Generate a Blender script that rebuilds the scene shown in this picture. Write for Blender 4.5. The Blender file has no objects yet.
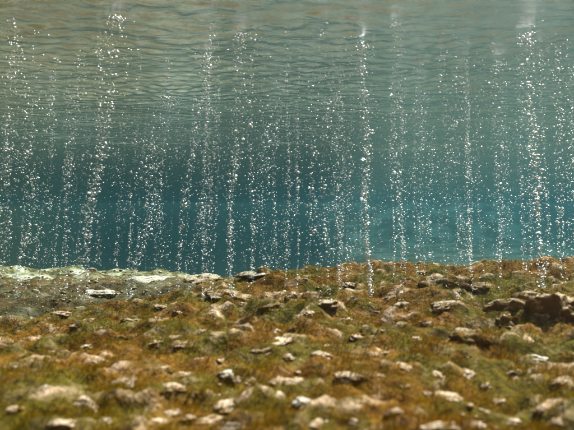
import bpy, bmesh, math, random
import numpy as np
from mathutils import Vector

R = math.radians
scene = bpy.context.scene
col = scene.collection
random.seed(11)
rng = np.random.default_rng(11)

# ------------------------------------------------------------------ camera
CAM_Z, SURF_Z, FPX = 0.38, 1.18, 528.0
cd = bpy.data.cameras.new('camera')
cam = bpy.data.objects.new('camera', cd)
col.objects.link(cam)
cam.location = (0, 0, CAM_Z)
cam.rotation_euler = (R(90), 0, 0)
cd.sensor_width = 36.0
cd.lens = 36.0 * FPX / 574.0
cd.clip_start, cd.clip_end = 0.02, 300
cd.dof.use_dof = True
cd.dof.focus_distance = 3.6
cd.dof.aperture_fstop = 3.2
scene.camera = cam

# ------------------------------------------------------------------ sky and sun
SUN_EL, SUN_AZ = R(54), R(42)          # azimuth from +y (the way the camera looks), positive to the right
wd = bpy.data.worlds.new('World'); scene.world = wd; wd.use_nodes = True
wn = wd.node_tree.nodes; wl = wd.node_tree.links
sky = wn.new('ShaderNodeTexSky'); sky.sky_type = 'NISHITA'; sky.sun_disc = False
sky.sun_elevation = SUN_EL; sky.sun_rotation = SUN_AZ
sky.air_density = 1.0; sky.dust_density = 2.0
wl.new(sky.outputs[0], wn['Background'].inputs[0]); wn['Background'].inputs[1].default_value = 0.08
sd = bpy.data.lights.new('sun', 'SUN'); sd.energy = 5.0; sd.angle = R(0.53); sd.color = (1.0, 0.94, 0.85)
sun = bpy.data.objects.new('sun', sd); col.objects.link(sun)
d = Vector((math.sin(SUN_AZ) * math.cos(SUN_EL), math.cos(SUN_AZ) * math.cos(SUN_EL), math.sin(SUN_EL)))
sun.rotation_euler = d.to_track_quat('Z', 'Y').to_euler()
sun.location = d * 20

vs = scene.view_settings
vs.view_transform = 'Standard'; vs.look = 'None'; vs.gamma = 1.0; vs.exposure = 0.75
vs.use_curve_mapping = False
cy = scene.cycles
cy.use_denoising = True
cy.use_adaptive_sampling = True; cy.adaptive_threshold = 0.025
cy.max_bounces = 6; cy.diffuse_bounces = 2; cy.glossy_bounces = 3; cy.transmission_bounces = 2
cy.transparent_max_bounces = 12; cy.volume_bounces = 0
cy.sample_clamp_indirect = 6.0
cy.caustics_reflective = True; cy.caustics_refractive = True

# ------------------------------------------------------------------ noise
def _hash(ix, iy, seed):
    h = (ix.astype(np.int64) * 374761393 + iy.astype(np.int64) * 668265263 + seed * 974634777) & 0xFFFFFFFF
    h = ((h ^ (h >> 13)) * 1274126177) & 0xFFFFFFFF
    h = h ^ (h >> 16)
    return (h & 0xFFFF) / 65535.0 * 2 * math.pi
def perlin(x, y, seed=0):
    x = np.asarray(x, float); y = np.asarray(y, float)
    ix = np.floor(x); iy = np.floor(y); fx = x - ix; fy = y - iy
    u = fx * fx * fx * (fx * (fx * 6 - 15) + 10); v = fy * fy * fy * (fy * (fy * 6 - 15) + 10)
    def g(a, b):
        t = _hash(ix + a, iy + b, seed)
        return np.cos(t) * (fx - a) + np.sin(t) * (fy - b)
    n0 = g(0, 0) * (1 - u) + g(1, 0) * u
    n1 = g(0, 1) * (1 - u) + g(1, 1) * u
    return (n0 * (1 - v) + n1 * v) * 1.5
def fbm(x, y, oct=4, seed=0):
    s = 0; a = 1.0; f = 1.0
    for k in range(oct):
        s = s + a * perlin(x * f + 17.3 * k, y * f - 9.1 * k, seed + k); a *= 0.5; f *= 2.03
    return s
def sstep(a, b, t):
    t = np.clip((t - a) / (b - a), 0, 1)
    return t * t * (3 - 2 * t)

# ------------------------------------------------------------------ shape of the river bed
CX = [-40, -8, -4, -1.32, -0.6, -0.16, 0.28, 0.99, 1.32, 1.58, 3, 6, 40]
CY = [1.6, 1.7, 2.0, 2.38, 2.70, 3.15, 3.40, 3.40, 3.05, 2.95, 2.7, 2.4, 2.0]
SX = [-40, -8, -3.5, -1.6, -0.4, 0.3, 1.0, 40]
SY = [7.6, 7.6, 7.2, 6.4, 4.6, 3.5, 3.2, 2.0]
MOUNDS = [  # x, y, radius x, radius y, height : swells of the bed
    (1.05, 2.55, 0.55, 0.35, 0.045), (1.60, 2.65, 0.50, 0.30, 0.095), (0.75, 2.75, 0.2, 0.10, -0.05),
    (0.10, 2.95, 0.40, 0.25, 0.02), (-0.25, 2.8, 0.35, 0.2, 0.03), (1.0, 2.02, 0.35, 0.16, 0.045),
    (0.55, 3.2, 0.5, 0.3, 0.0), (-0.9, 2.3, 0.5, 0.22, 0.02), (1.35, 2.1, 0.3, 0.25, 0.06)]
def crest(x): return np.interp(x, CX, CY) + 0.10 * perlin(x * 1.7, 0.5 + 0 * x, 3) + 0.04 * perlin(x * 6, 0.5 + 0 * x, 4)
def shelf_edge(x): return np.interp(x, SX, SY) + 0.18 * perlin(x * 1.3, 2.5 + 0 * x, 5)
def weights(x, y):
    """share of mound top, pale shelf at each point"""
    mound = 1 - sstep(-0.06, 0.30, y - crest(x))
    shelf = 1 - sstep(-0.10, 0.55, y - shelf_edge(x))
    return mound, shelf * (1 - mound)
def tussock(x, y): return fbm(x * 8.5 + 0.5 * fbm(x * 4, y * 4, 2, 36), y * 11, 3, 35)
def terrain(x, y):
    x = np.asarray(x, float); y = np.asarray(y, float)
    near = 1 - sstep(5, 10, np.hypot(x, y - 1.5))
    top = -0.012 + 0.012 * np.clip(y - 0.6, 0, 3.0)
    for (mx, my, rx, ry, h) in MOUNDS:
        top = top + h * np.exp(-((x - mx) / rx) ** 2 - ((y - my) / ry) ** 2)
    top = top + 0.035 * fbm(x * 1.6, y * 2.2, 2, 21)
    top = top - 0.13 * (1 - sstep(-1.35, 0.15, x)) * sstep(1.3, 2.3, y) + 0.055 * sstep(0.0, 0.7, x) * sstep(2.2, 3.1, y)
    b = fbm(x * 5.5, y * 7.5, 3, 31)
    top = top + near * (0.034 * b + 0.007 * np.abs(fbm(x * 16, y * 20, 2, 41)) - 0.004)
    tk = tussock(x, y)
    top = top + near * (0.020 * (tk * 0.6 + np.clip(tk, 0, .6)) - .008)
    top = top + near * 0.005 * perlin(x * 45, y * 50, 51)
    sh = -0.11 - 0.045 * (y - 2.6) + near * (0.055 * fbm(x * 2.4, y * 3.0, 3, 61) + 0.032 * fbm(x * 6, y * 8, 3, 62))
    deep = -0.95 - 0.30 * sstep(8, 14, y) - 1.6 * sstep(8.0, 16, y) * (1 - sstep(-1.0, 3.5, x)) + 0.16 * fbm(x * 0.35, y * 0.35, 3, 71) + 0.05 * fbm(x * 2, y * 2, 2, 72)
    mound = 1 - sstep(-0.06, 0.30, y - crest(x))
    shelf = 1 - sstep(-0.10, 0.55, y - shelf_edge(x))
    low = shelf * sh + (1 - shelf) * deep
    z = mound * top + (1 - mound) * low
    # banks all round the pool
    bank = np.maximum.reduce([sstep(15, 23, np.abs(x)), sstep(27, 36, y), sstep(6, 12, -y)])
    # added bank on the left, put in to darken the water on that side
    lb = sstep(0, 3.5, -(x + 6.8 + 0.16 * (y - 5)) + 0.8 * perlin(y * 0.3, x * 0.3, 81)) * sstep(6.5, 9.0, y)
    z = z * (1 - lb) + lb * (0.75 + 0.2 * fbm(x * .6, y * .6, 3, 83))
    z = z * (1 - bank) + bank * (1.42 + 0.08 * fbm(x * 0.5, y * 0.5, 3, 91))
    return z
def ground_hit(u, v):
    """point of the bed seen at photograph pixel (u, v)"""
    a = (u - 287.0) / FPX; b = (215.0 - v) / FPX
    t = np.linspace(0.5, 7, 4000)
    g = terrain(a * t, t) - (CAM_Z + b * t)
    i = int(np.argmax(g > 0)) if (g > 0).any() else len(t) - 1
    return a * t[i], t[i], float(terrain(a * t[i], t[i]))

# ------------------------------------------------------------------ material helpers
def new_mat(name):
    m = bpy.data.materials.new(name); m.use_nodes = True
    nt = m.node_tree; nt.nodes.clear()
    out = nt.nodes.new('ShaderNodeOutputMaterial')
    return m, nt, out
def N(nt, kind, **kw):
    n = nt.nodes.new(kind)
    for k, v in kw.items():
        if k in n.inputs.keys(): n.inputs[k].default_value = v
        else: setattr(n, k, v)
    return n
def ramp(nt, src, stops):
    r = nt.nodes.new('ShaderNodeValToRGB')
    e = r.color_ramp.elements
    while len(e) > 1: e.remove(e[-1])
    e[0].position = stops[0][0]; e[0].color = (*stops[0][1], 1)
    for p, c in stops[1:]:
        q = e.new(p); q.color = (*c, 1)
    nt.links.new(src, r.inputs[0])
    return r
def mix(nt, fac, a, b, blend='MIX'):
    m = nt.nodes.new('ShaderNodeMix'); m.data_type = 'RGBA'; m.blend_type = blend
    for sock, val in ((m.inputs[0], fac), (m.inputs[6], a), (m.inputs[7], b)):
        if hasattr(val, 'links'): nt.links.new(val, sock)
        else: sock.default_value = val if not isinstance(val, tuple) else (*val, 1)
    return m.outputs[2]
def math_node(nt, op, a, b=0.0):
    m = nt.nodes.new('ShaderNodeMath'); m.operation = op
    for sock, val in ((m.inputs[0], a), (m.inputs[1], b)):
        if hasattr(val, 'links'): nt.links.new(val, sock)
        else: sock.default_value = val
    return m.outputs[0]

PALE = (0.86, 0.66, 0.47)
BROWN = (0.17, 0.075, 0.006)
AMBER = (0.24, 0.115, 0.009)
OLIVE = (0.14, 0.108, 0.006)
DARK = (0.045, 0.030, 0.012)

def bed_material():
    m, nt, out = new_mat('riverbed_crust'); L = nt.links
    geo = N(nt, 'ShaderNodeNewGeometry')
    pos = geo.outputs['Position']
    att = N(nt, 'ShaderNodeAttribute', attribute_name='zone')
    sep = N(nt, 'ShaderNodeSeparateColor'); L.new(att.outputs['Color'], sep.inputs[0])
    n1 = N(nt, 'ShaderNodeTexNoise', Scale=3.2, Detail=6.0, Roughness=0.62)
    n2 = N(nt, 'ShaderNodeTexNoise', Scale=13.0, Detail=6.0, Roughness=0.6)
    n3 = N(nt, 'ShaderNodeTexNoise', Scale=70.0, Detail=3.0, Roughness=0.6)
    for n in (n1, n2, n3): L.new(pos, n.inputs['Vector'])
    base = ramp(nt, n1.outputs[0], [(0.30, BROWN), (0.45, AMBER), (0.53, OLIVE), (0.66, (0.14, 0.12, 0.010)), (0.78, BROWN)])
    crust = ramp(nt, n2.outputs[0], [(0.52, (0, 0, 0)), (0.66, (1, 1, 1))])
    worn = math_node(nt, 'MULTIPLY', att.outputs['Alpha'], ramp(nt, n2.outputs[0], [(0.44, (0, 0, 0)), (0.58, (1, 1, 1))]).outputs[0])
    c1 = mix(nt, math_node(nt, 'MAXIMUM', math_node(nt, 'MULTIPLY', crust.outputs[0], 0.22), worn), base.outputs[0], (0.74, 0.54, 0.36))
    grit = ramp(nt, n3.outputs[0], [(0.32, (0.45, 0.42, 0.40)), (0.62, (1.15, 1.1, 1.05))])
    c2 = mix(nt, 1.0, c1, grit.outputs[0], 'MULTIPLY')
    # pale silt and travertine of the far shelf, then the tones of the pool floor
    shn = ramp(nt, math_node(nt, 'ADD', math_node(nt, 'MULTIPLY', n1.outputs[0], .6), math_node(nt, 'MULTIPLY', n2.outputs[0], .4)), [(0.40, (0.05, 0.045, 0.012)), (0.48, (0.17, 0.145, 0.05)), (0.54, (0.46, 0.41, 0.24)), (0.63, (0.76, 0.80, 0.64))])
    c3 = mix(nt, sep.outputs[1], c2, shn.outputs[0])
    n0 = N(nt, 'ShaderNodeTexNoise', Scale=0.9, Detail=4.0, Roughness=0.6); L.new(pos, n0.inputs['Vector'])
    pool = ramp(nt, n0.outputs[0], [(0.38, (0.15, 0.125, 0.06)), (0.50, (0.26, 0.29, 0.22)), (0.62, (0.56, 0.62, 0.52))])
    c4 = mix(nt, sep.outputs[2], c3, pool.outputs[0])
    c4 = mix(nt, sep.outputs[0], c4, (0.06, 0.055, 0.030))      # far floor and banks: water's gloom put into their colour; shelf foot darkened too
    b = N(nt, 'ShaderNodeBsdfPrincipled', Roughness=0.9); b.inputs['Specular IOR Level'].default_value = 0.15
    L.new(c4, b.inputs['Base Color'])
    bu = N(nt, 'ShaderNodeBump', Strength=0.7, Distance=0.012); L.new(n3.outputs[0], bu.inputs['Height'])
    bu2 = N(nt, 'ShaderNodeBump', Strength=0.6, Distance=0.03); L.new(n2.outputs[0], bu2.inputs['Height']); L.new(bu.outputs[0], bu2.inputs['Normal'])
    L.new(bu2.outputs[0], b.inputs['Normal'])
    L.new(b.outputs[0], out.inputs[0])
    return m

def stone_material(name, pale, cover):
    """pale stone partly grown over with algae"""
    m, nt, out = new_mat(name); L = nt.links
    geo = N(nt, 'ShaderNodeNewGeometry'); tc = N(nt, 'ShaderNodeTexCoord'); oi = N(nt, 'ShaderNodeObjectInfo')
    off = N(nt, 'ShaderNodeVectorMath', operation='ADD')
    L.new(geo.outputs['Position'], off.inputs[0]); L.new(oi.outputs['Random'], off.inputs[1])
    n1 = N(nt, 'ShaderNodeTexNoise', Scale=28.0, Detail=5.0, Roughness=0.65)
    n2 = N(nt, 'ShaderNodeTexNoise', Scale=95.0, Detail=3.0, Roughness=0.6)
    for n in (n1, n2): L.new(off.outputs[0], n.inputs['Vector'])
    tone = ramp(nt, n2.outputs[0], [(0.3, tuple(c * 0.62 for c in pale)), (0.55, pale), (0.75, tuple(min(.85, c * 1.2) for c in pale))])
    alg = ramp(nt, n2.outputs[0], [(0.35, BROWN), (0.5, AMBER), (0.62, OLIVE)])
    sepn = N(nt, 'ShaderNodeSeparateXYZ'); L.new(geo.outputs['Normal'], sepn.inputs[0])
    low = math_node(nt, 'MULTIPLY', sepn.outputs[2], -0.20)           # algae keeps to the flanks; the paler tops also paint in a lit look
    f = math_node(nt, 'ADD', n1.outputs[0], low)
    mask = ramp(nt, f, [(cover - 0.08, (0, 0, 0)), (cover + 0.08, (1, 1, 1))])
    c = mix(nt, mask.outputs[0], tone.outputs[0], alg.outputs[0])
    b = N(nt, 'ShaderNodeBsdfPrincipled', Roughness=0.85); b.inputs['Specular IOR Level'].default_value = 0.2
    L.new(c, b.inputs['Base Color'])
    bu = N(nt, 'ShaderNodeBump', Strength=0.8, Distance=0.008); L.new(n2.outputs[0], bu.inputs['Height'])
    bu2 = N(nt, 'ShaderNodeBump', Strength=0.6, Distance=0.015); L.new(n1.outputs[0], bu2.inputs['Height']); L.new(bu.outputs[0], bu2.inputs['Normal'])
    L.new(bu2.outputs[0], b.inputs['Normal'])
    L.new(b.outputs[0], out.inputs[0])
    return m

def algae_material():
    m, nt, out = new_mat('algae_filament'); L = nt.links
    att = N(nt, 'ShaderNodeAttribute', attribute_name='tint')
    df = N(nt, 'ShaderNodeBsdfDiffuse'); tr = N(nt, 'ShaderNodeBsdfTranslucent')
    L.new(att.outputs['Color'], df.inputs[0]); L.new(att.outputs['Color'], tr.inputs[0])
    mx = N(nt, 'ShaderNodeMixShader'); mx.inputs[0].default_value = 0.45
    L.new(df.outputs[0], mx.inputs[1]); L.new(tr.outputs[0], mx.inputs[2]); L.new(mx.outputs[0], out.inputs[0])
    return m

def surface_material():
    m, nt, out = new_mat('rippled_water'); L = nt.links
    geo = N(nt, 'ShaderNodeNewGeometry')
    mp = N(nt, 'ShaderNodeMapping'); mp.inputs['Scale'].default_value = (0.75, 1.3, 1.0); L.new(geo.outputs['Position'], mp.inputs[0])
    n1 = N(nt, 'ShaderNodeTexNoise', Scale=12.0, Detail=4.0, Roughness=0.6, Distortion=0.8); L.new(mp.outputs[0], n1.inputs['Vector'])
    bu = N(nt, 'ShaderNodeBump', Strength=1.0, Distance=0.008); L.new(n1.outputs[0], bu.inputs['Height'])
    fr = N(nt, 'ShaderNodeFresnel', IOR=1.333); L.new(bu.outputs[0], fr.inputs['Normal'])
    gl = N(nt, 'ShaderNodeBsdfGlossy', Roughness=0.25); L.new(bu.outputs[0], gl.inputs['Normal'])
    tp = N(nt, 'ShaderNodeBsdfTransparent')
    mx = N(nt, 'ShaderNodeMixShader'); L.new(fr.outputs[0], mx.inputs[0]); L.new(tp.outputs[0], mx.inputs[1]); L.new(gl.outputs[0], mx.inputs[2])
    L.new(mx.outputs[0], out.inputs[0])
    return m

def bubble_material():
    m, nt, out = new_mat('air_in_water'); L = nt.links
    fr = N(nt, 'ShaderNodeFresnel', IOR=0.75)
    g1 = N(nt, 'ShaderNodeBsdfGlossy', Roughness=0.24); g2 = N(nt, 'ShaderNodeBsdfGlossy', Roughness=0.52)
    gl = N(nt, 'ShaderNodeMixShader'); gl.inputs[0].default_value = 0.55
    L.new(g1.outputs[0], gl.inputs[1]); L.new(g2.outputs[0], gl.inputs[2])
    tp = N(nt, 'ShaderNodeBsdfTransparent')
    mx = N(nt, 'ShaderNodeMixShader'); L.new(fr.outputs[0], mx.inputs[0]); L.new(tp.outputs[0], mx.inputs[1]); L.new(gl.outputs[0], mx.inputs[2])
    L.new(mx.outputs[0], out.inputs[0])
    return m

MAT_BED = bed_material()
MAT_STONES = [stone_material('pale_stone', PALE, 0.36), stone_material('overgrown_stone', (0.62, 0.48, 0.33), 0.30),
              stone_material('rusty_pale_stone', (0.74, 0.54, 0.35), 0.36), stone_material('white_stone', (0.82, 0.74, 0.60), 0.40)]
MAT_ALGAE = algae_material()
MAT_SURF = surface_material()
MAT_BUB = bubble_material()

def tag(o, label=None, cat=None, group=None, kind=None):
    if label: o['label'] = label
    if cat: o['category'] = cat
    if group: o['group'] = group
    if kind: o['kind'] = kind
    return o
def mesh_np(name, verts, faces, smooth=True):
    """mesh from arrays; faces is an (n, k) array"""
    me = bpy.data.meshes.new(name)
    verts = np.asarray(verts, np.float32); faces = np.asarray(faces, np.int32)
    k = faces.shape[1]
    me.vertices.add(len(verts)); me.vertices.foreach_set('co', verts.ravel())
    me.loops.add(faces.size); me.loops.foreach_set('vertex_index', faces.ravel())
    me.polygons.add(len(faces)); me.polygons.foreach_set('loop_start', np.arange(len(faces), dtype=np.int32) * k)
    if smooth: me.polygons.foreach_set('use_smooth', np.ones(len(faces), bool))
    me.update(); me.validate()
    return me
def add_obj(name, me, mat=None):
    o = bpy.data.objects.new(name, me); col.objects.link(o)
    if mat and not me.materials: me.materials.append(mat)
    return o
def axis(lo, a, b, hi, step, grow=1.16, cap=1.5):
    """graded coordinates: even between a and b, coarser outwards"""
    mid = list(np.arange(a, b + 1e-6, step))
    up = []; s = step; v = mid[-1]
    while v < hi: s = min(s * grow, cap); v += s; up.append(v)
    dn = []; s = step; v = mid[0]
    while v > lo: s = min(s * grow, cap); v -= s; dn.append(v)
    return np.array(dn[::-1] + mid + up)
def grid_faces(nx, ny):
    i = np.arange(nx - 1)[None, :] + np.arange(ny - 1)[:, None] * nx
    i = i.ravel()
    return np.stack([i, i + 1, i + 1 + nx, i + nx], 1)

# ------------------------------------------------------------------ river bed
gx = axis(-25, -2.8, 2.4, 25, 0.0135); gy = axis(-13, 0.7, 4.2, 39, 0.0135, cap=1.0)
X, Y = np.meshgrid(gx, gy); Z = terrain(X, Y)
me = mesh_np('riverbed', np.stack([X.ravel(), Y.ravel(), Z.ravel()], 1), grid_faces(len(gx), len(gy)))
mo, sh = weights(X, Y)
ca = me.color_attributes.new('zone', 'FLOAT_COLOR', 'POINT')
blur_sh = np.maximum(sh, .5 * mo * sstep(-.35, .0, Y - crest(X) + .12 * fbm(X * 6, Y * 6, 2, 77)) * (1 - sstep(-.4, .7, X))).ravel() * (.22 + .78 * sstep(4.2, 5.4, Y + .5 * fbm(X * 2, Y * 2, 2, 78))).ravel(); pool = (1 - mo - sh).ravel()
farbed = np.clip(sstep(8.5, 14.0, Y) * (1 - sstep(-1.0, 3.0, X)) + sstep(6.5, 9, -X) + sstep(14, 18, X) + .75 * sstep(9, 13, Y), 0, 1).ravel()
farbed = np.maximum(farbed, (.62 * sstep(-.6, 1.6, X) * (1 - sstep(8, 11, Y)) * (1 - mo - sh)).ravel())  # right pool floor darkened to deepen its mirror image in the surface
farbed = np.maximum(farbed, .6 * (sh * (1 - sstep(4.0, 5.0, Y + .5 * fbm(X * 2, Y * 2, 2, 78)))).ravel())
ca.data.foreach_set('color', np.stack([farbed, blur_sh, pool, sstep(.34, .66, tussock(X, Y)).ravel()], 1).astype(np.float32).ravel())
bed = add_obj('riverbed', me, MAT_BED)
tag(bed, 'brown and olive algae-covered riverbed dropping off into a deeper pool', 'riverbed', kind='structure')

# ------------------------------------------------------------------ bubble columns (laid out first: they also ruffle the surface)
# name of the column, pixel u at the base, u at the top, pixel v where it meets the surface, bubbles, spread (m), bubble radius (m)
COLS = [
    ('wide blurred column at the left edge', 4, 10, 118, 70, .050, .0068),
    ('big blurred column beside the left edge', 22, 34, 92, 80, .050, .0078),
    ('second column in from the left edge', 30, 46, 104, 70, .045, .0062),
    (None, 45, 60, 128, 60, .06, .006), (None, 55, 74, 112, 85, .05, .006), (None, 68, 84, 140, 60, .07, .006),
    ('tall slanting column over the pale shelf', 84, 119, 12, 130, .026, .0046),
    (None, 100, 112, 135, 70, .07, .0065), (None, 113, 128, 128, 80, .05, .006), (None, 124, 140, 150, 60, .08, .0065),
    ('dense wide column rising from the pale shelf', 138, 164, 88, 210, .055, .0056),
    (None, 150, 172, 120, 90, .06, .006), (None, 162, 178, 130, 80, .06, .0065),
    ('column ending in a burst left of centre', 178, 206, 50, 135, .026, .0044),
    (None, 192, 203, 118, 80, .05, .006), (None, 198, 208, 92, 80, .04, .005), (None, 212, 218, 125, 70, .05, .006),
    ('tall dense column left of the round boulder', 231, 241, 28, 165, .026, .0040),
    (None, 226, 234, 108, 90, .05, .0058), (None, 246, 250, 120, 70, .06, .006),
    (None, 261, 264, 112, 90, .045, .0058), ('paired column left of the round boulder', 270, 275, 96, 120, .045, .0054),
    (None, 283, 286, 130, 70, .06, .006), (None, 291, 299, 108, 100, .045, .0058),
    ('column above the round boulder on the ledge', 307, 312, 78, 110, .035, .0048), (None, 318, 324, 92, 85, .04, .005),
    (None, 330, 334, 120, 80, .05, .006), (None, 340, 338, 75, 75, .035, .0045), (None, 350, 352, 125, 60, .06, .006),
    ('brightest column right of the picture centre', 368, 363, 38, 220, .018, .0056),
    (None, 384, 381, 118, 65, .06, .006), ('thin column just right of the brightest one', 400, 395, 18, 85, .020, .0036),
    (None, 408, 404, 105, 75, .05, .0055), (None, 419, 416, 120, 65, .05, .006),
    ('column over the dark hollow in the ledge', 431, 428, 88, 120, .040, .0052),
    (None, 444, 441, 40, 65, .030, .0040), (None, 456, 452, 112, 70, .05, .0058), (None, 467, 466, 104, 85, .045, .0056),
    (None, 480, 477, 62, 80, .03, .0044), (None, 488, 488, 120, 60, .06, .006),
    ('column over the right hand mossy swell', 501, 499, 58, 110, .028, .0046), (None, 512, 508, 108, 70, .045, .0056),
    ('bright loose column near the right edge', 543, 525, 30, 95, .020, .0064),
    (None, 533, 528, 100, 55, .04, .0055), (None, 549, 545, 78, 60, .03, .0048), (None, 563, 558, 60, 50, .03, .005),
    (None, 572, 568, 96, 50, .04, .0055),
]
for k in range(110):                                    # many fine strings between the strong columns
    ut = rng.uniform(-4, 580)
    lean = -20 * (1 - ut / 330.0) if ut < 330 else 8 * (ut - 330) / 240.0
    COLS.append((None, ut + lean * 1.0, ut, rng.uniform(15, 140), int(rng.uniform(25, 80)), rng.uniform(.010, .026), rng.uniform(.0036, .0058)))
SURF_HITS = []
bubbles = []     # x, y, z, radius, column index
for ci, (nm, ub, ut, vt, n, spread, rad) in enumerate(COLS):
    if nm is None: rad *= (215.0 - vt) / (215.0 - .72 * vt) * 1.04; vt *= .72
    dist = (SURF_Z - CAM_Z) * FPX / (215.0 - vt)
    xb = (ub - 287) / FPX * dist; xt = (ut - 287) / FPX * dist
    zb = float(terrain(xb, dist))
    z265 = CAM_Z - 50 / FPX * dist                    # level at which u at the base was read
    SURF_HITS.append((xt, dist, spread))
    ph = rng.uniform(0, 6.28); fr = rng.uniform(5, 9)
    depth = SURF_Z - zb
    n_all = int(n * 1.25 * depth / (SURF_Z - max(z265, zb)))
    n_all = int((3.5 if nm else 3.3) * min(n_all, n * 2.6))
    # bubbles travel in puffs
    puffs = rng.uniform(zb, SURF_Z - .01, max(6, n_all // 7))
    for k in range(n_all):
        if rng.random() < 0.6: z = rng.choice(puffs) + rng.normal(0, .03)
        else: z = rng.uniform(zb, SURF_Z - .01)
        if z > SURF_Z - 0.016 or z < zb: z = rng.uniform(zb + .02, SURF_Z - .02)
        t = (z - z265) / (SURF_Z - z265)
        h = np.clip((z - zb) / depth, 0, 1)
        s = spread * (1.15 if nm else .85) * (0.4 + 0.8 * h)
        x = xb + (xt - xb) * t + 0.45 * spread * math.sin(fr * z + ph) + rng.normal(0, s * .55)
        y = dist + 0.4 * spread * math.cos(fr * z * 0.8 + ph) + rng.normal(0, s * .6)
        r = (0.74 if nm else .66) * rad * float(np.clip(rng.lognormal(-0.40, 0.58), 0.25, 2.5))
        bubbles.append((x, y, z, r, ci))
    if nm and spread < .03:                            # bubbles gathering under the surface where a strong column arrives
        for k in range(55):
            a = rng.uniform(0, 6.28); q = spread * abs(rng.normal(0, 1.0))
            bubbles.append((xt + q * math.cos(a), dist + q * math.sin(a), SURF_Z - .018 - abs(rng.normal(0, .03)), rad * rng.uniform(.6, 1.25), ci))
# a thin scatter of strays all through the pool
for k in range(1000):
    y = rng.uniform(2.6, 8.0); u = rng.uniform(-10, 584)
    x = (u - 287) / FPX * y
    zb = float(terrain(x, y))
    z = rng.uniform(max(zb, CAM_Z - .12 * y) + .03, SURF_Z - .02)
    bubbles.append((x, y, z, rng.uniform(.0020, .0052), -1))

# ------------------------------------------------------------------ water surface
def waves(x, y):
    far = 1 / (1 + (np.hypot(x, y) / 14.0) ** 2)
    z = 0.011 * fbm(x * 0.8 + 0.3 * y, y * 1.1, 2, 101)
    wx = x + 0.22 * fbm(x * 1.7, y * 1.7, 2, 105); wy = y + 0.16 * fbm(x * 1.9, y * 1.9, 2, 107)
    ruff = np.clip(0.75 + 1.1 * fbm(x * 0.8, y * 0.7, 2, 109), .2, 1.6)          # calmer and more ruffled patches
    z = z + far * ruff * 0.0065 * fbm(wx * 2.2 + 0.9 * wy, wy * 5.2 - 0.8 * wx, 4, 111)
    z = z + far * ruff * 0.0022 * fbm(wx * 6.5 - 2.5 * wy, wy * 13.0 + 2.0 * wx, 3, 121)
    for (cx, cyy, s) in SURF_HITS:
        r = np.hypot(x - cx, y - cyy)
        z = z + 0.0016 * np.exp(-(r / 0.24) ** 2) * np.cos(r * 62.0) + 0.0010 * np.exp(-(r / 0.06) ** 2)
    return z
sx = axis(-24, -3.2, 3.2, 24, 0.022, cap=0.8); sy = axis(-12, 1.4, 6.5, 38, 0.018, grow=1.05, cap=0.6)
X, Y = np.meshgrid(sx, sy); Z = SURF_Z + waves(X, Y)
me = mesh_np('water_surface', np.stack([X.ravel(), Y.ravel(), Z.ravel()], 1), grid_faces(len(sx), len(sy)))
surf = add_obj('water_surface', me, MAT_SURF)
tag(surf, 'rippled underside of the water surface mirroring the pool below', 'water', kind='structure')

# ------------------------------------------------------------------ stones
def stone_mesh(seed, sub=4, rough=0.30, flat=0.62):
    r_ = np.random.default_rng(seed)
    bm = bmesh.new(); bmesh.ops.create_icosphere(bm, subdivisions=sub, radius=1.0)
    co = np.array([v.co[:] for v in bm.verts])
    ox, oy = r_.uniform(0, 90, 2)
    d1 = fbm(co[:, 0] * 1.3 + ox + co[:, 2] * .8, co[:, 1] * 1.3 + oy - co[:, 2] * .7, 3, seed)
    d2 = perlin(co[:, 0] * 4 + oy + co[:, 2] * 2.2, co[:, 1] * 4 + ox + co[:, 2] * 2.6, seed + 7)
    d3 = perlin(co[:, 0] * 9 + oy + co[:, 2] * 5, co[:, 1] * 9 + ox - co[:, 2] * 6, seed + 9)
    rad = np.clip(1 + rough * d1 + 0.15 * d2 + 0.09 * d3, .3, 2)
    co = co * rad[:, None] * np.array([1, r_.uniform(.65, .95), flat * r_.uniform(.8, 1.2)])
    for v, c in zip(bm.verts, co): v.co = c
    me = bpy.data.meshes.new('stone'); bm.to_mesh(me); bm.free()
    me.polygons.foreach_set('use_smooth', np.ones(len(me.polygons), bool))
    return me
STONE_MESHES = {}
for mi in range(4):
    STONE_MESHES[mi] = []
    for k in range(6):
        sm = stone_mesh(200 + 13 * k + 5 * mi); sm.materials.append(MAT_STONES[mi]); STONE_MESHES[mi].append(sm)
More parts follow.
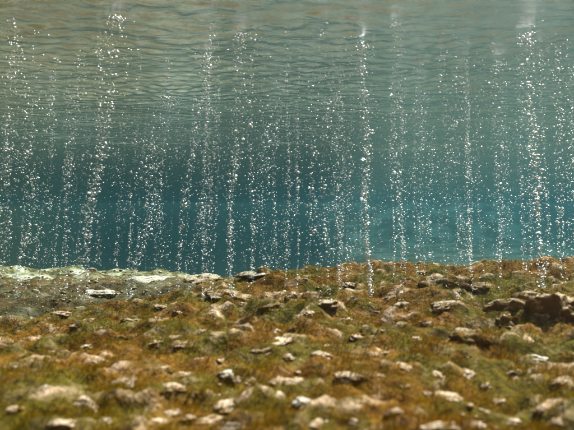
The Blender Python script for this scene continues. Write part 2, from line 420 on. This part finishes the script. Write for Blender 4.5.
# u, v, width in photograph pixels, height share, material, label   (0 pale, 1 overgrown, 2 rusty, 3 white)
STONES = [
    (76, 398, 34, .75, 0, 'big pale knobbly stone alone at the lower left'),
    (98, 290, 32, .34, 3, 'long flat bright white stone on the pale far shelf'),
    (303, 293, 40, .85, 1, 'round overgrown boulder with pale cap and dark front on the ledge'),
    (509, 318, 50, .80, 2, 'large orange-pale boulder with dark hollow below on the right slope'),
    (552, 299, 92, .62, 2, 'largest broken boulder on the right edge, dark in front'),
    (534, 291, 30, .50, 2, 'rusty flat rock just left of the largest boulder on the right edge'),
    (503, 301, 24, .75, 1, 'dark overgrown rock with pale cap above the orange-pale boulder'),
    (471, 331, 34, .60, 1, 'dark overgrown clump left of the orange-pale boulder'),
    (448, 276, 52, .62, 1, 'broad dark overgrown rock overhanging the hollow on the crest'),
    (486, 284, 28, .40, 1, 'low overgrown rock on the crest right of the dark hollow'),
    (232, 294, 50, .28, 1, 'long low overgrown rock with dark overhang at the crest left of centre'),
    (447, 303, 26, .38, 0, 'flat pale stone below the dark hollow in the ledge'),
    (407, 302, 28, .55, 0, 'pale pointed stone on the green slope right of the main bubble column'),
    (390, 297, 12, .6, 0, 'little pale stone just above the pale pointed one'),
    (272, 303, 26, .55, 1, 'brownish pale lump below and left of the round boulder'),
    (244, 303, 14, .45, 0, 'small pale lump under the long low overgrown rock'),
    (328, 301, 20, .5, 0, 'pale lump right of the round boulder with a dark hollow behind'),
    (378, 311, 20, .6, 1, 'dull overgrown stone under the foot of the main bubble column'),
    (343, 318, 20, .42, 0, 'flat pale stone down slope between round boulder and main column'),
    (244, 326, 28, .6, 1, 'rounded tan stone left of the middle of the bed'),
    (214, 318, 18, .5, 1, 'dull tan stone up and left of the rounded tan one'),
    (275, 330, 13, .85, 3, 'small whitish upright stone in the middle of the bed'),
    (280, 340, 24, .45, 0, 'pale spread stone right under the small whitish upright one'),
    (297, 326, 16, .5, 1, 'tan stone right of the small whitish upright one'),
    (263, 349, 22, .55, 2, 'rusty knob below and left of the pale spread stone'),
    (291, 354, 26, .36, 0, 'flat pale stone right of the rusty knob'),
    (328, 345, 10, .8, 3, 'small white nub standing behind a pale stone right of centre'),
    (322, 353, 18, .5, 0, 'pale stone with a small white nub behind it right of centre'),
    (354, 374, 36, .34, 0, 'long flat pale stone in the right middle of the bed'),
    (223, 361, 16, .5, 0, 'upper of two pale stones left of the lower middle'),
    (226, 372, 16, .6, 3, 'lower, whiter of two pale stones left of the lower middle'),
    (242, 377, 24, .5, 0, 'rounded pale stone right of the whiter of two stones'),
    (293, 381, 22, .5, 0, 'pale knob in the lower middle above a broken pale stone'),
    (277, 394, 18, .5, 0, 'broken pale stone below the pale knob in the lower middle'),
    (303, 399, 16, .55, 3, 'whitish stone right of the broken pale stone'),
    (321, 421, 46, .36, 0, 'long pale stone at the bottom edge right of centre'),
    (234, 422, 30, .45, 0, 'pale lumpy stone at the bottom edge left of centre'),
    (204, 419, 32, .40, 0, 'flat pale stone at the bottom edge beside the lumpy one'),
    (227, 404, 26, .4, 0, 'pale flat stone above the two at the bottom edge left of centre'),
    (253, 410, 18, .5, 2, 'rusty stone right of the pale flat one near the bottom edge'),
    (364, 402, 20, .5, 2, 'rusty pale stone low on the right of the long flat one'),
    (153, 343, 22, .5, 0, 'pale stone, left of a level pair on the left half of the bed'),
    (181, 343, 18, .42, 0, 'pale stone, right of a level pair on the left half of the bed'),
    (164, 367, 14, .85, 0, 'upright pale stone under the level pair'),
    (182, 376, 24, .5, 0, 'pale ragged stone right of the upright pale one'),
    (170, 386, 22, .36, 0, 'thin pale slab just below the pale ragged stone'),
    (118, 337, 18, .5, 1, 'dull tan stone on the upper left of the bed'),
    (167, 409, 36, .42, 2, 'broad rusty pale stone at the lower left near the bottom'),
    (154, 421, 24, .42, 2, 'rusty stone against the broad rusty one at the bottom edge'),
    (122, 381, 30, .32, 1, 'long low tan stone right of the big knobbly stone'),
    (45, 388, 26, .4, 1, 'low tan stone left of the big knobbly stone'),
    (31, 317, 22, .36, 1, 'flat tan rock by the left edge just under the pale shelf'),
    (543, 356, 36, .30, 3, 'smooth flat whitish slab on the lower right slope'),
    (513, 370, 34, .45, 2, 'orange crusted stone left below the flat whitish slab'),
    (466, 354, 12, .6, 0, 'small round pale stone left of the flat whitish slab'),
    (438, 373, 22, .5, 2, 'rusty stone in the right half between two pale ones'),
    (466, 372, 16, .55, 0, 'pale stone right beside the rusty one in the right half'),
    (405, 364, 22, .6, 2, 'rusty lump right of the long flat pale stone'),
    (449, 396, 26, .40, 0, 'pale flat stone in the lower right with a small one beside it'),
    (428, 393, 12, .6, 0, 'small pale stone left beside the flat one in the lower right'),
    (540, 396, 12, .6, 0, 'upper of two small pale stones at the far lower right'),
    (541, 408, 12, .7, 0, 'lower of two small pale stones at the far lower right'),
    (565, 380, 24, .6, 2, 'rusty stone by the right edge below the flat whitish slab'),
    (446, 425, 34, .40, 0, 'broad pale stone on the bottom edge to the right'),
    (474, 424, 20, .5, 0, 'pale stone on the bottom edge right of the broad one'),
    (24, 277, 40, .30, 3, 'long whitish rock rim at the left end of the pale shelf'),
    (78, 274, 36, .26, 3, 'low pale rim rock on the far edge of the pale shelf'),
    (150, 277, 44, .26, 3, 'long pale rim rock in the middle of the pale shelf'),
    (200, 276, 30, .30, 0, 'pale rim rock where the shelf meets the dark ledge'),
    (255, 272, 34, .30, 3, 'whitish flat rock on the rim of the ledge left of centre'),
    (300, 268, 26, .32, 0, 'pale flat rock on the rim above the round boulder'),
]
for (u, v, w, hs) in [(84, 346, 14, .4), (98, 360, 18, .34), (138, 367, 12, .5), (104, 420, 16, .4), (60, 422, 22, .4), (188, 418, 14, .5), (195, 393, 12, .5), (357, 420, 16, .5),
                      (378, 375, 12, .6), (300, 372, 10, .5), (395, 411, 16, .5), (405, 386, 12, .5), (500, 401, 14, .45), (520, 421, 20, .4), (560, 421, 18, .45), (14, 408, 18, .4), (12, 366, 14, .4), (384, 352, 12, .5), (486, 385, 12, .5)]:
    STONES.append((u, v, w, hs, 0, None))
for (u, v, w, hs) in [(75, 325, 12, .4), (130, 318, 14, .4), (199, 330, 13, .45), (60, 312, 16, .35), (160, 305, 14, .35), (357, 336, 14, .45), (372, 336, 12, .45), (430, 322, 12, .5), (415, 338, 13, .4),
                      (310, 312, 11, .5), (180, 311, 14, .35), (350, 283, 12, .4), (398, 280, 14, .4), (375, 274, 14, .4), (420, 271, 14, .4), (540, 333, 14, .45)]:
    STONES.append((u, v, w, hs, 0, None))
BIG = [stone_mesh(401, 5, .42, .62), stone_mesh(417, 5, .42, .62)]
bco = None
for bmh in BIG:                                        # extra clefts and knobs on the two largest rocks
    bco = np.zeros(len(bmh.vertices) * 3); bmh.vertices.foreach_get('co', bco); bco = bco.reshape(-1, 3)
    k = 1 + .16 * np.abs(fbm(bco[:, 0] * 3.2 + bco[:, 2] * 2, bco[:, 1] * 3.2 - bco[:, 2] * 2.5, 4, 431)) - .10 + .05 * fbm(bco[:, 0] * 11 + bco[:, 2] * 7, bco[:, 1] * 11 + bco[:, 2] * 6, 2, 433)
    bco = bco * k[:, None]; bmh.vertices.foreach_set('co', bco.ravel()); bmh.update(); bmh.materials.append(MAT_STONES[2])
NAMED = [q for q in STONES if q[5]]
used = set()
def small_label(u, v):
    for q in sorted(NAMED, key=lambda q: (q[0] - u) ** 2 + 3 * (q[1] - v) ** 2):
        du, dv = u - q[0], (v - q[1]) * 1.7
        side = ('right of' if du > 0 else 'left of') if abs(du) > abs(dv) else ('below' if dv > 0 else 'above')
        w = q[5].replace(',', '').split()
        t = 'little pale stone ' + side + ' the ' + ' '.join(w)
        if t not in used and len(t.split()) <= 16:
            used.add(t); return t
rocks_xy = []; rock_objs = []
for i, (u, v, w, hs, mi, label) in enumerate(STONES):
    x, y, z = ground_hit(u, v + 0.15 * w * hs)
    half = 0.5 * w / FPX * y
    o = add_obj('stone', BIG[0] if w > 80 else BIG[1] if (u, v) == (509, 318) else STONE_MESHES[mi][i % 6])
    k = half * 1.16
    o.scale = (k, k * random.uniform(.8, 1.0), half * hs * 1.6)
    o.location = (x, y + half * 0.35, z - half * hs * 0.72)
    o.rotation_euler = (random.uniform(-.12, .12), random.uniform(-.12, .12), random.uniform(-.5, .5) + (math.pi if random.random() < .5 else 0))
    tag(o, label or small_label(u, v), 'stone', 'stones lying in the algae')
    rocks_xy.append((x, y + half * .35, half)); rock_objs.append(o)
rocks_xy = np.array(rocks_xy)
bpy.context.view_layer.update()
ROCK_INV = [(o, o.matrix_world.copy(), o.matrix_world.inverted()) for o in rock_objs]
def rock_top(i, x, y):
    o, mw, mi = ROCK_INV[i]
    a = mi @ Vector((x, y, 1.0)); b = mi @ Vector((x, y, -1.0))
    hit, loc, nor, f = o.ray_cast(a, (b - a).normalized())
    return (mw @ loc).z if hit else None

# ------------------------------------------------------------------ gravel: crumbs of the same pale crust, too many to count
def ico_arrays(sub):
    bm = bmesh.new(); bmesh.ops.create_icosphere(bm, subdivisions=sub, radius=1.0)
    v = np.array([q.co[:] for q in bm.verts]); f = np.array([[q.index for q in p.verts] for p in bm.faces]); bm.free()
    return v, f
IV1, IF1 = ico_arrays(1); IV2, IF2 = ico_arrays(2)
def scatter_blobs(P, S, V, F, wob=0.2):
    """many small closed blobs in one mesh; P centres, S half axes (n,3)"""
    n = len(P); nv = len(V)
    ang = rng.uniform(0, 6.28, n); c, s = np.cos(ang), np.sin(ang)
    Q = V[None] * (1 + wob * rng.normal(0, 1, (n, nv, 1)).clip(-1.5, 1.5)) * S[:, None, :]
    QX = Q[..., 0] * c[:, None] - Q[..., 1] * s[:, None]; QY = Q[..., 0] * s[:, None] + Q[..., 1] * c[:, None]
    Q = np.stack([QX, QY, Q[..., 2]], -1) + P[:, None, :]
    FF = F[None] + (np.arange(n) * nv)[:, None, None]
    return Q.reshape(-1, 3), FF.reshape(-1, 3)
ng = 7000
yy = 0.75 + 5.2 * rng.random(ng) ** 1.25; xx = rng.uniform(-.62, .62, ng) * yy
mo, sh = weights(xx, yy)
patch = fbm(xx * 3.5, yy * 4.5, 3, 131)
keep = ((patch > 0.62) & (mo > .6)) | ((sh > .5) & (rng.random(ng) < .8))
xx, yy = xx[keep], yy[keep]
zz = terrain(xx, yy)
rr = rng.lognormal(-5.5, 0.55, len(xx)) * (0.75 + 0.2 * yy)
S = np.stack([rr * 1.25, rr, rr * .65], 1)
gv, gf = scatter_blobs(np.stack([xx, yy, zz + rr * .1], 1), S, IV1, IF1, .16)
grav = add_obj('gravel', mesh_np('gravel', gv, gf, True), MAT_STONES[2])
tag(grav, 'pale crumbs of stone strewn over the algae and the far shelf', 'gravel', kind='stuff')

# ------------------------------------------------------------------ algae: a nap of fine filaments combed by the current
def algae(name, n, label, ymin, ymax, power, length, width, lean):
    yy = ymin + (ymax - ymin) * rng.random(n) ** power
    xx = rng.uniform(-.66, .66, n) * (yy + .12)
    mo, sh = weights(xx, yy)
    dens = 0.95 + 0.6 * fbm(xx * 5, yy * 6, 3, 141) - .8 * sstep(.36, .68, tussock(xx, yy))
    on_shelf = (sh > .4) & (yy < 3.9)
    keep = ((mo > .35) | on_shelf) & (rng.random(n) < np.clip(dens, .12, 1) * np.where(on_shelf, .6, 1))
    xx, yy = xx[keep], yy[keep]
    zz = terrain(xx, yy) - .002
    keep = np.ones(len(xx), bool)
    for ri, (rx, ry, h) in enumerate(rocks_xy):            # filaments also root on the stones, more on the flanks than on the tops
        for k in np.nonzero((np.abs(xx - rx) < 1.3 * h) & (np.abs(yy - ry) < 1.3 * h))[0]:
            zt = rock_top(ri, xx[k], yy[k])
            if zt is not None and zt > zz[k]:
                q = np.hypot(xx[k] - rx, yy[k] - ry) / h
                if rng.random() < np.clip(q * 1.1 - .1, .15, .9): zz[k] = zt - .0015
                else: keep[k] = False
    xx, yy, zz = xx[keep], yy[keep], zz[keep]
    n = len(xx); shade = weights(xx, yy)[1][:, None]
    tuft = np.clip(0.75 + 1.1 * fbm(xx * 9, yy * 9, 2, 151), .25, 1.9)
    h = length * (1 - .45 * shade[:, 0]) * tuft * rng.uniform(.55, 1.3, n)
    dirx = lean[0] + 0.5 * fbm(xx * 3, yy * 3, 2, 161) + rng.normal(0, .38, n)
    diry = lean[1] + 0.5 * fbm(xx * 3, yy * 3, 2, 171) + rng.normal(0, .38, n)
    a = rng.uniform(0, math.pi, n); wx = np.cos(a) * width * (0.6 + .2 * yy); wy = np.sin(a) * width * (0.6 + .2 * yy)
    up = rng.uniform(.5, 1.0, n)
    B = np.stack([xx, yy, zz], 1); W = np.stack([wx, wy, 0 * wx], 1)
    M = B + np.stack([dirx * .3, diry * .3, up * .62], 1) * h[:, None]
    T = B + np.stack([dirx * .9, diry * .9, up * .95], 1) * h[:, None]
    V = np.stack([B - W, B + W, M - W * .8, M + W * .8, T], 1)            # (n,5,3)
    base = (np.arange(n) * 5)[:, None]
    F = np.concatenate([base + [0, 1, 3], base + [0, 3, 2], base + [2, 3, 4]], 0)
    me = mesh_np(name, V.reshape(-1, 3), F, True)
    g = np.clip(0.55 + 0.6 * fbm(xx * 3.0, yy * 3.6, 4, 181) + rng.normal(0, .26, n) + 0.28 * (yy - 2.0), 0, 1)[:, None]
    br = np.array([.27, .115, .004]); am = np.array([.40, .20, .006]); gr = np.array([.265, .215, .003])
    t2 = rng.random((n, 1)) ** 2
    c = (br * (1 - t2) + am * t2) * (1 - g) + gr * g
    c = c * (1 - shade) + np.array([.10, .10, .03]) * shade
    c = c * rng.uniform(.45, 1.4, (n, 1))
    C = np.repeat(np.concatenate([c, np.ones((n, 1))], 1)[:, None], 5, 1)
    at = me.color_attributes.new('tint', 'FLOAT_COLOR', 'POINT')
    at.data.foreach_set('color', C.astype(np.float32).ravel())
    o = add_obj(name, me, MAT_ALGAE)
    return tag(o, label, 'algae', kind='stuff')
algae('algae', 330000, 'olive and amber nap of filamentous algae covering the bed', .62, 5.4, 1.6, .018, .00085, (.55, -.15))

# ------------------------------------------------------------------ bubbles
def bubble_mesh(seed):
    r_ = np.random.default_rng(seed)
    V = IV2.copy(); ox = r_.uniform(0, 50)
    w = 1 + .13 * perlin(V[:, 0] * 1.4 + ox + V[:, 2], V[:, 1] * 1.4 - V[:, 2], seed)
    V = V * w[:, None] * np.array([1.18, 1.08, r_.uniform(.5, .85)])
    if seed % 2: V[:, 2] = np.where(V[:, 2] < 0, V[:, 2] * .35, V[:, 2])     # spherical caps, flat below
    me = mesh_np('air_bubble', V, IF2); me.materials.append(MAT_BUB)
    return me
BM = [bubble_mesh(300 + k) for k in range(6)]
B = np.array(bubbles)
pu = 287 + FPX * B[:, 0] / B[:, 1]; pv = 215 - FPX * (B[:, 2] - CAM_Z) / B[:, 1]
ok = (pu > -6) & (pu < 580) & (pv > -6) & (pv < 300) & (B[:, 2] > terrain(B[:, 0], B[:, 1]) + .012)
B = B[ok]
named = np.array([c >= 0 and COLS[int(c)][0] is not None for c in B[:, 4]])
size = B[:, 3] / B[:, 1] * named
vis = B[:, 2] > CAM_Z - .085 * B[:, 1]
order = np.argsort(-size * vis)
solo = order[:300]; rest = np.setdiff1d(np.arange(len(B)), solo)
for j in solo:
    x, y, z, r, c = B[j]
    o = add_obj('air_bubble', BM[int(rng.integers(0, 6))])
    o.location = (x, y, z); o.scale = (r, r, r)
    o.rotation_euler = (rng.normal(0, .35), rng.normal(0, .35), rng.uniform(0, 6.28))
    nm = COLS[int(c)][0]
    hh = 'at the top' if z > 1.09 else 'in the upper part' if z > .88 else 'above the middle' if z > .68 else 'below the middle' if z > .45 else 'at the foot'
    sz = 'large' if r / y > .0027 else ('fair-sized' if r / y > .0021 else 'small')
    tag(o, sz + ' bubble ' + hh + ' of the ' + nm, 'bubble', 'air bubbles in the ' + nm)
P = B[rest, :3]; r = B[rest, 3]
S = np.stack([r * 1.12, r * 1.05, r * rng.uniform(.5, .85, len(r))], 1)
bv, bf = scatter_blobs(P, S, IV1, IF1, .03)
swarm = add_obj('air_bubbles', mesh_np('air_bubbles', bv, bf), MAT_BUB)
tag(swarm, 'thousands of tiny silvery air bubbles rising in columns through the pool', 'bubbles', kind='stuff')

# ------------------------------------------------------------------ silt drifting in the water
m, nt, out = new_mat('silt'); df = N(nt, 'ShaderNodeBsdfDiffuse'); df.inputs[0].default_value = (.55, .52, .42, 1); nt.links.new(df.outputs[0], out.inputs[0])
ns = 2600
yy = rng.uniform(.7, 5.5, ns); xx = rng.uniform(-.6, .6, ns) * yy; zz = rng.uniform(.0, 1, ns)
lo = np.maximum(terrain(xx, yy), CAM_Z - .42 * yy) + .03; zz = lo + (SURF_Z - .04 - lo) * zz
rr = rng.lognormal(-7.2, .4, ns)
sv, sf = scatter_blobs(np.stack([xx, yy, zz], 1), np.stack([rr * 1.4, rr, rr * .7], 1), IV1, IF1, .15)
silt = add_obj('drifting_silt', mesh_np('drifting_silt', sv, sf), m)
tag(silt, 'tiny pale specks of silt drifting through the water', 'silt', kind='stuff')

# ------------------------------------------------------------------ the blue-green body of water, an even haze
m, nt, out = new_mat('blue_green_water')
pvn = N(nt, 'ShaderNodeVolumePrincipled')
pvn.inputs['Color'].default_value = (0.027, 0.080, 0.098, 1)
pvn.inputs['Absorption Color'].default_value = (0.20, 0.52, 0.58, 1)
pvn.inputs['Density'].default_value = 0.105
pvn.inputs['Anisotropy'].default_value = 0.68
nt.links.new(pvn.outputs[0], out.inputs['Volume'])
x0, x1, y0, y1, z0, z1 = -28, 28, -16, 42, -4.0, 1.75
V = [(x, y, z) for z in (z0, z1) for y in (y0, y1) for x in (x0, x1)]
F = [(0, 2, 3, 1), (4, 5, 7, 6), (0, 1, 5, 4), (2, 6, 7, 3), (0, 4, 6, 2), (1, 3, 7, 5)]
hz = add_obj('haze', mesh_np('haze', V, F, False), m)
tag(hz, 'clear blue-green spring water filling the whole pool', 'water', kind='stuff')
print('bubbles', len(B), 'polys', sum(len(o.data.polygons) for o in scene.objects if o.type == 'MESH'))
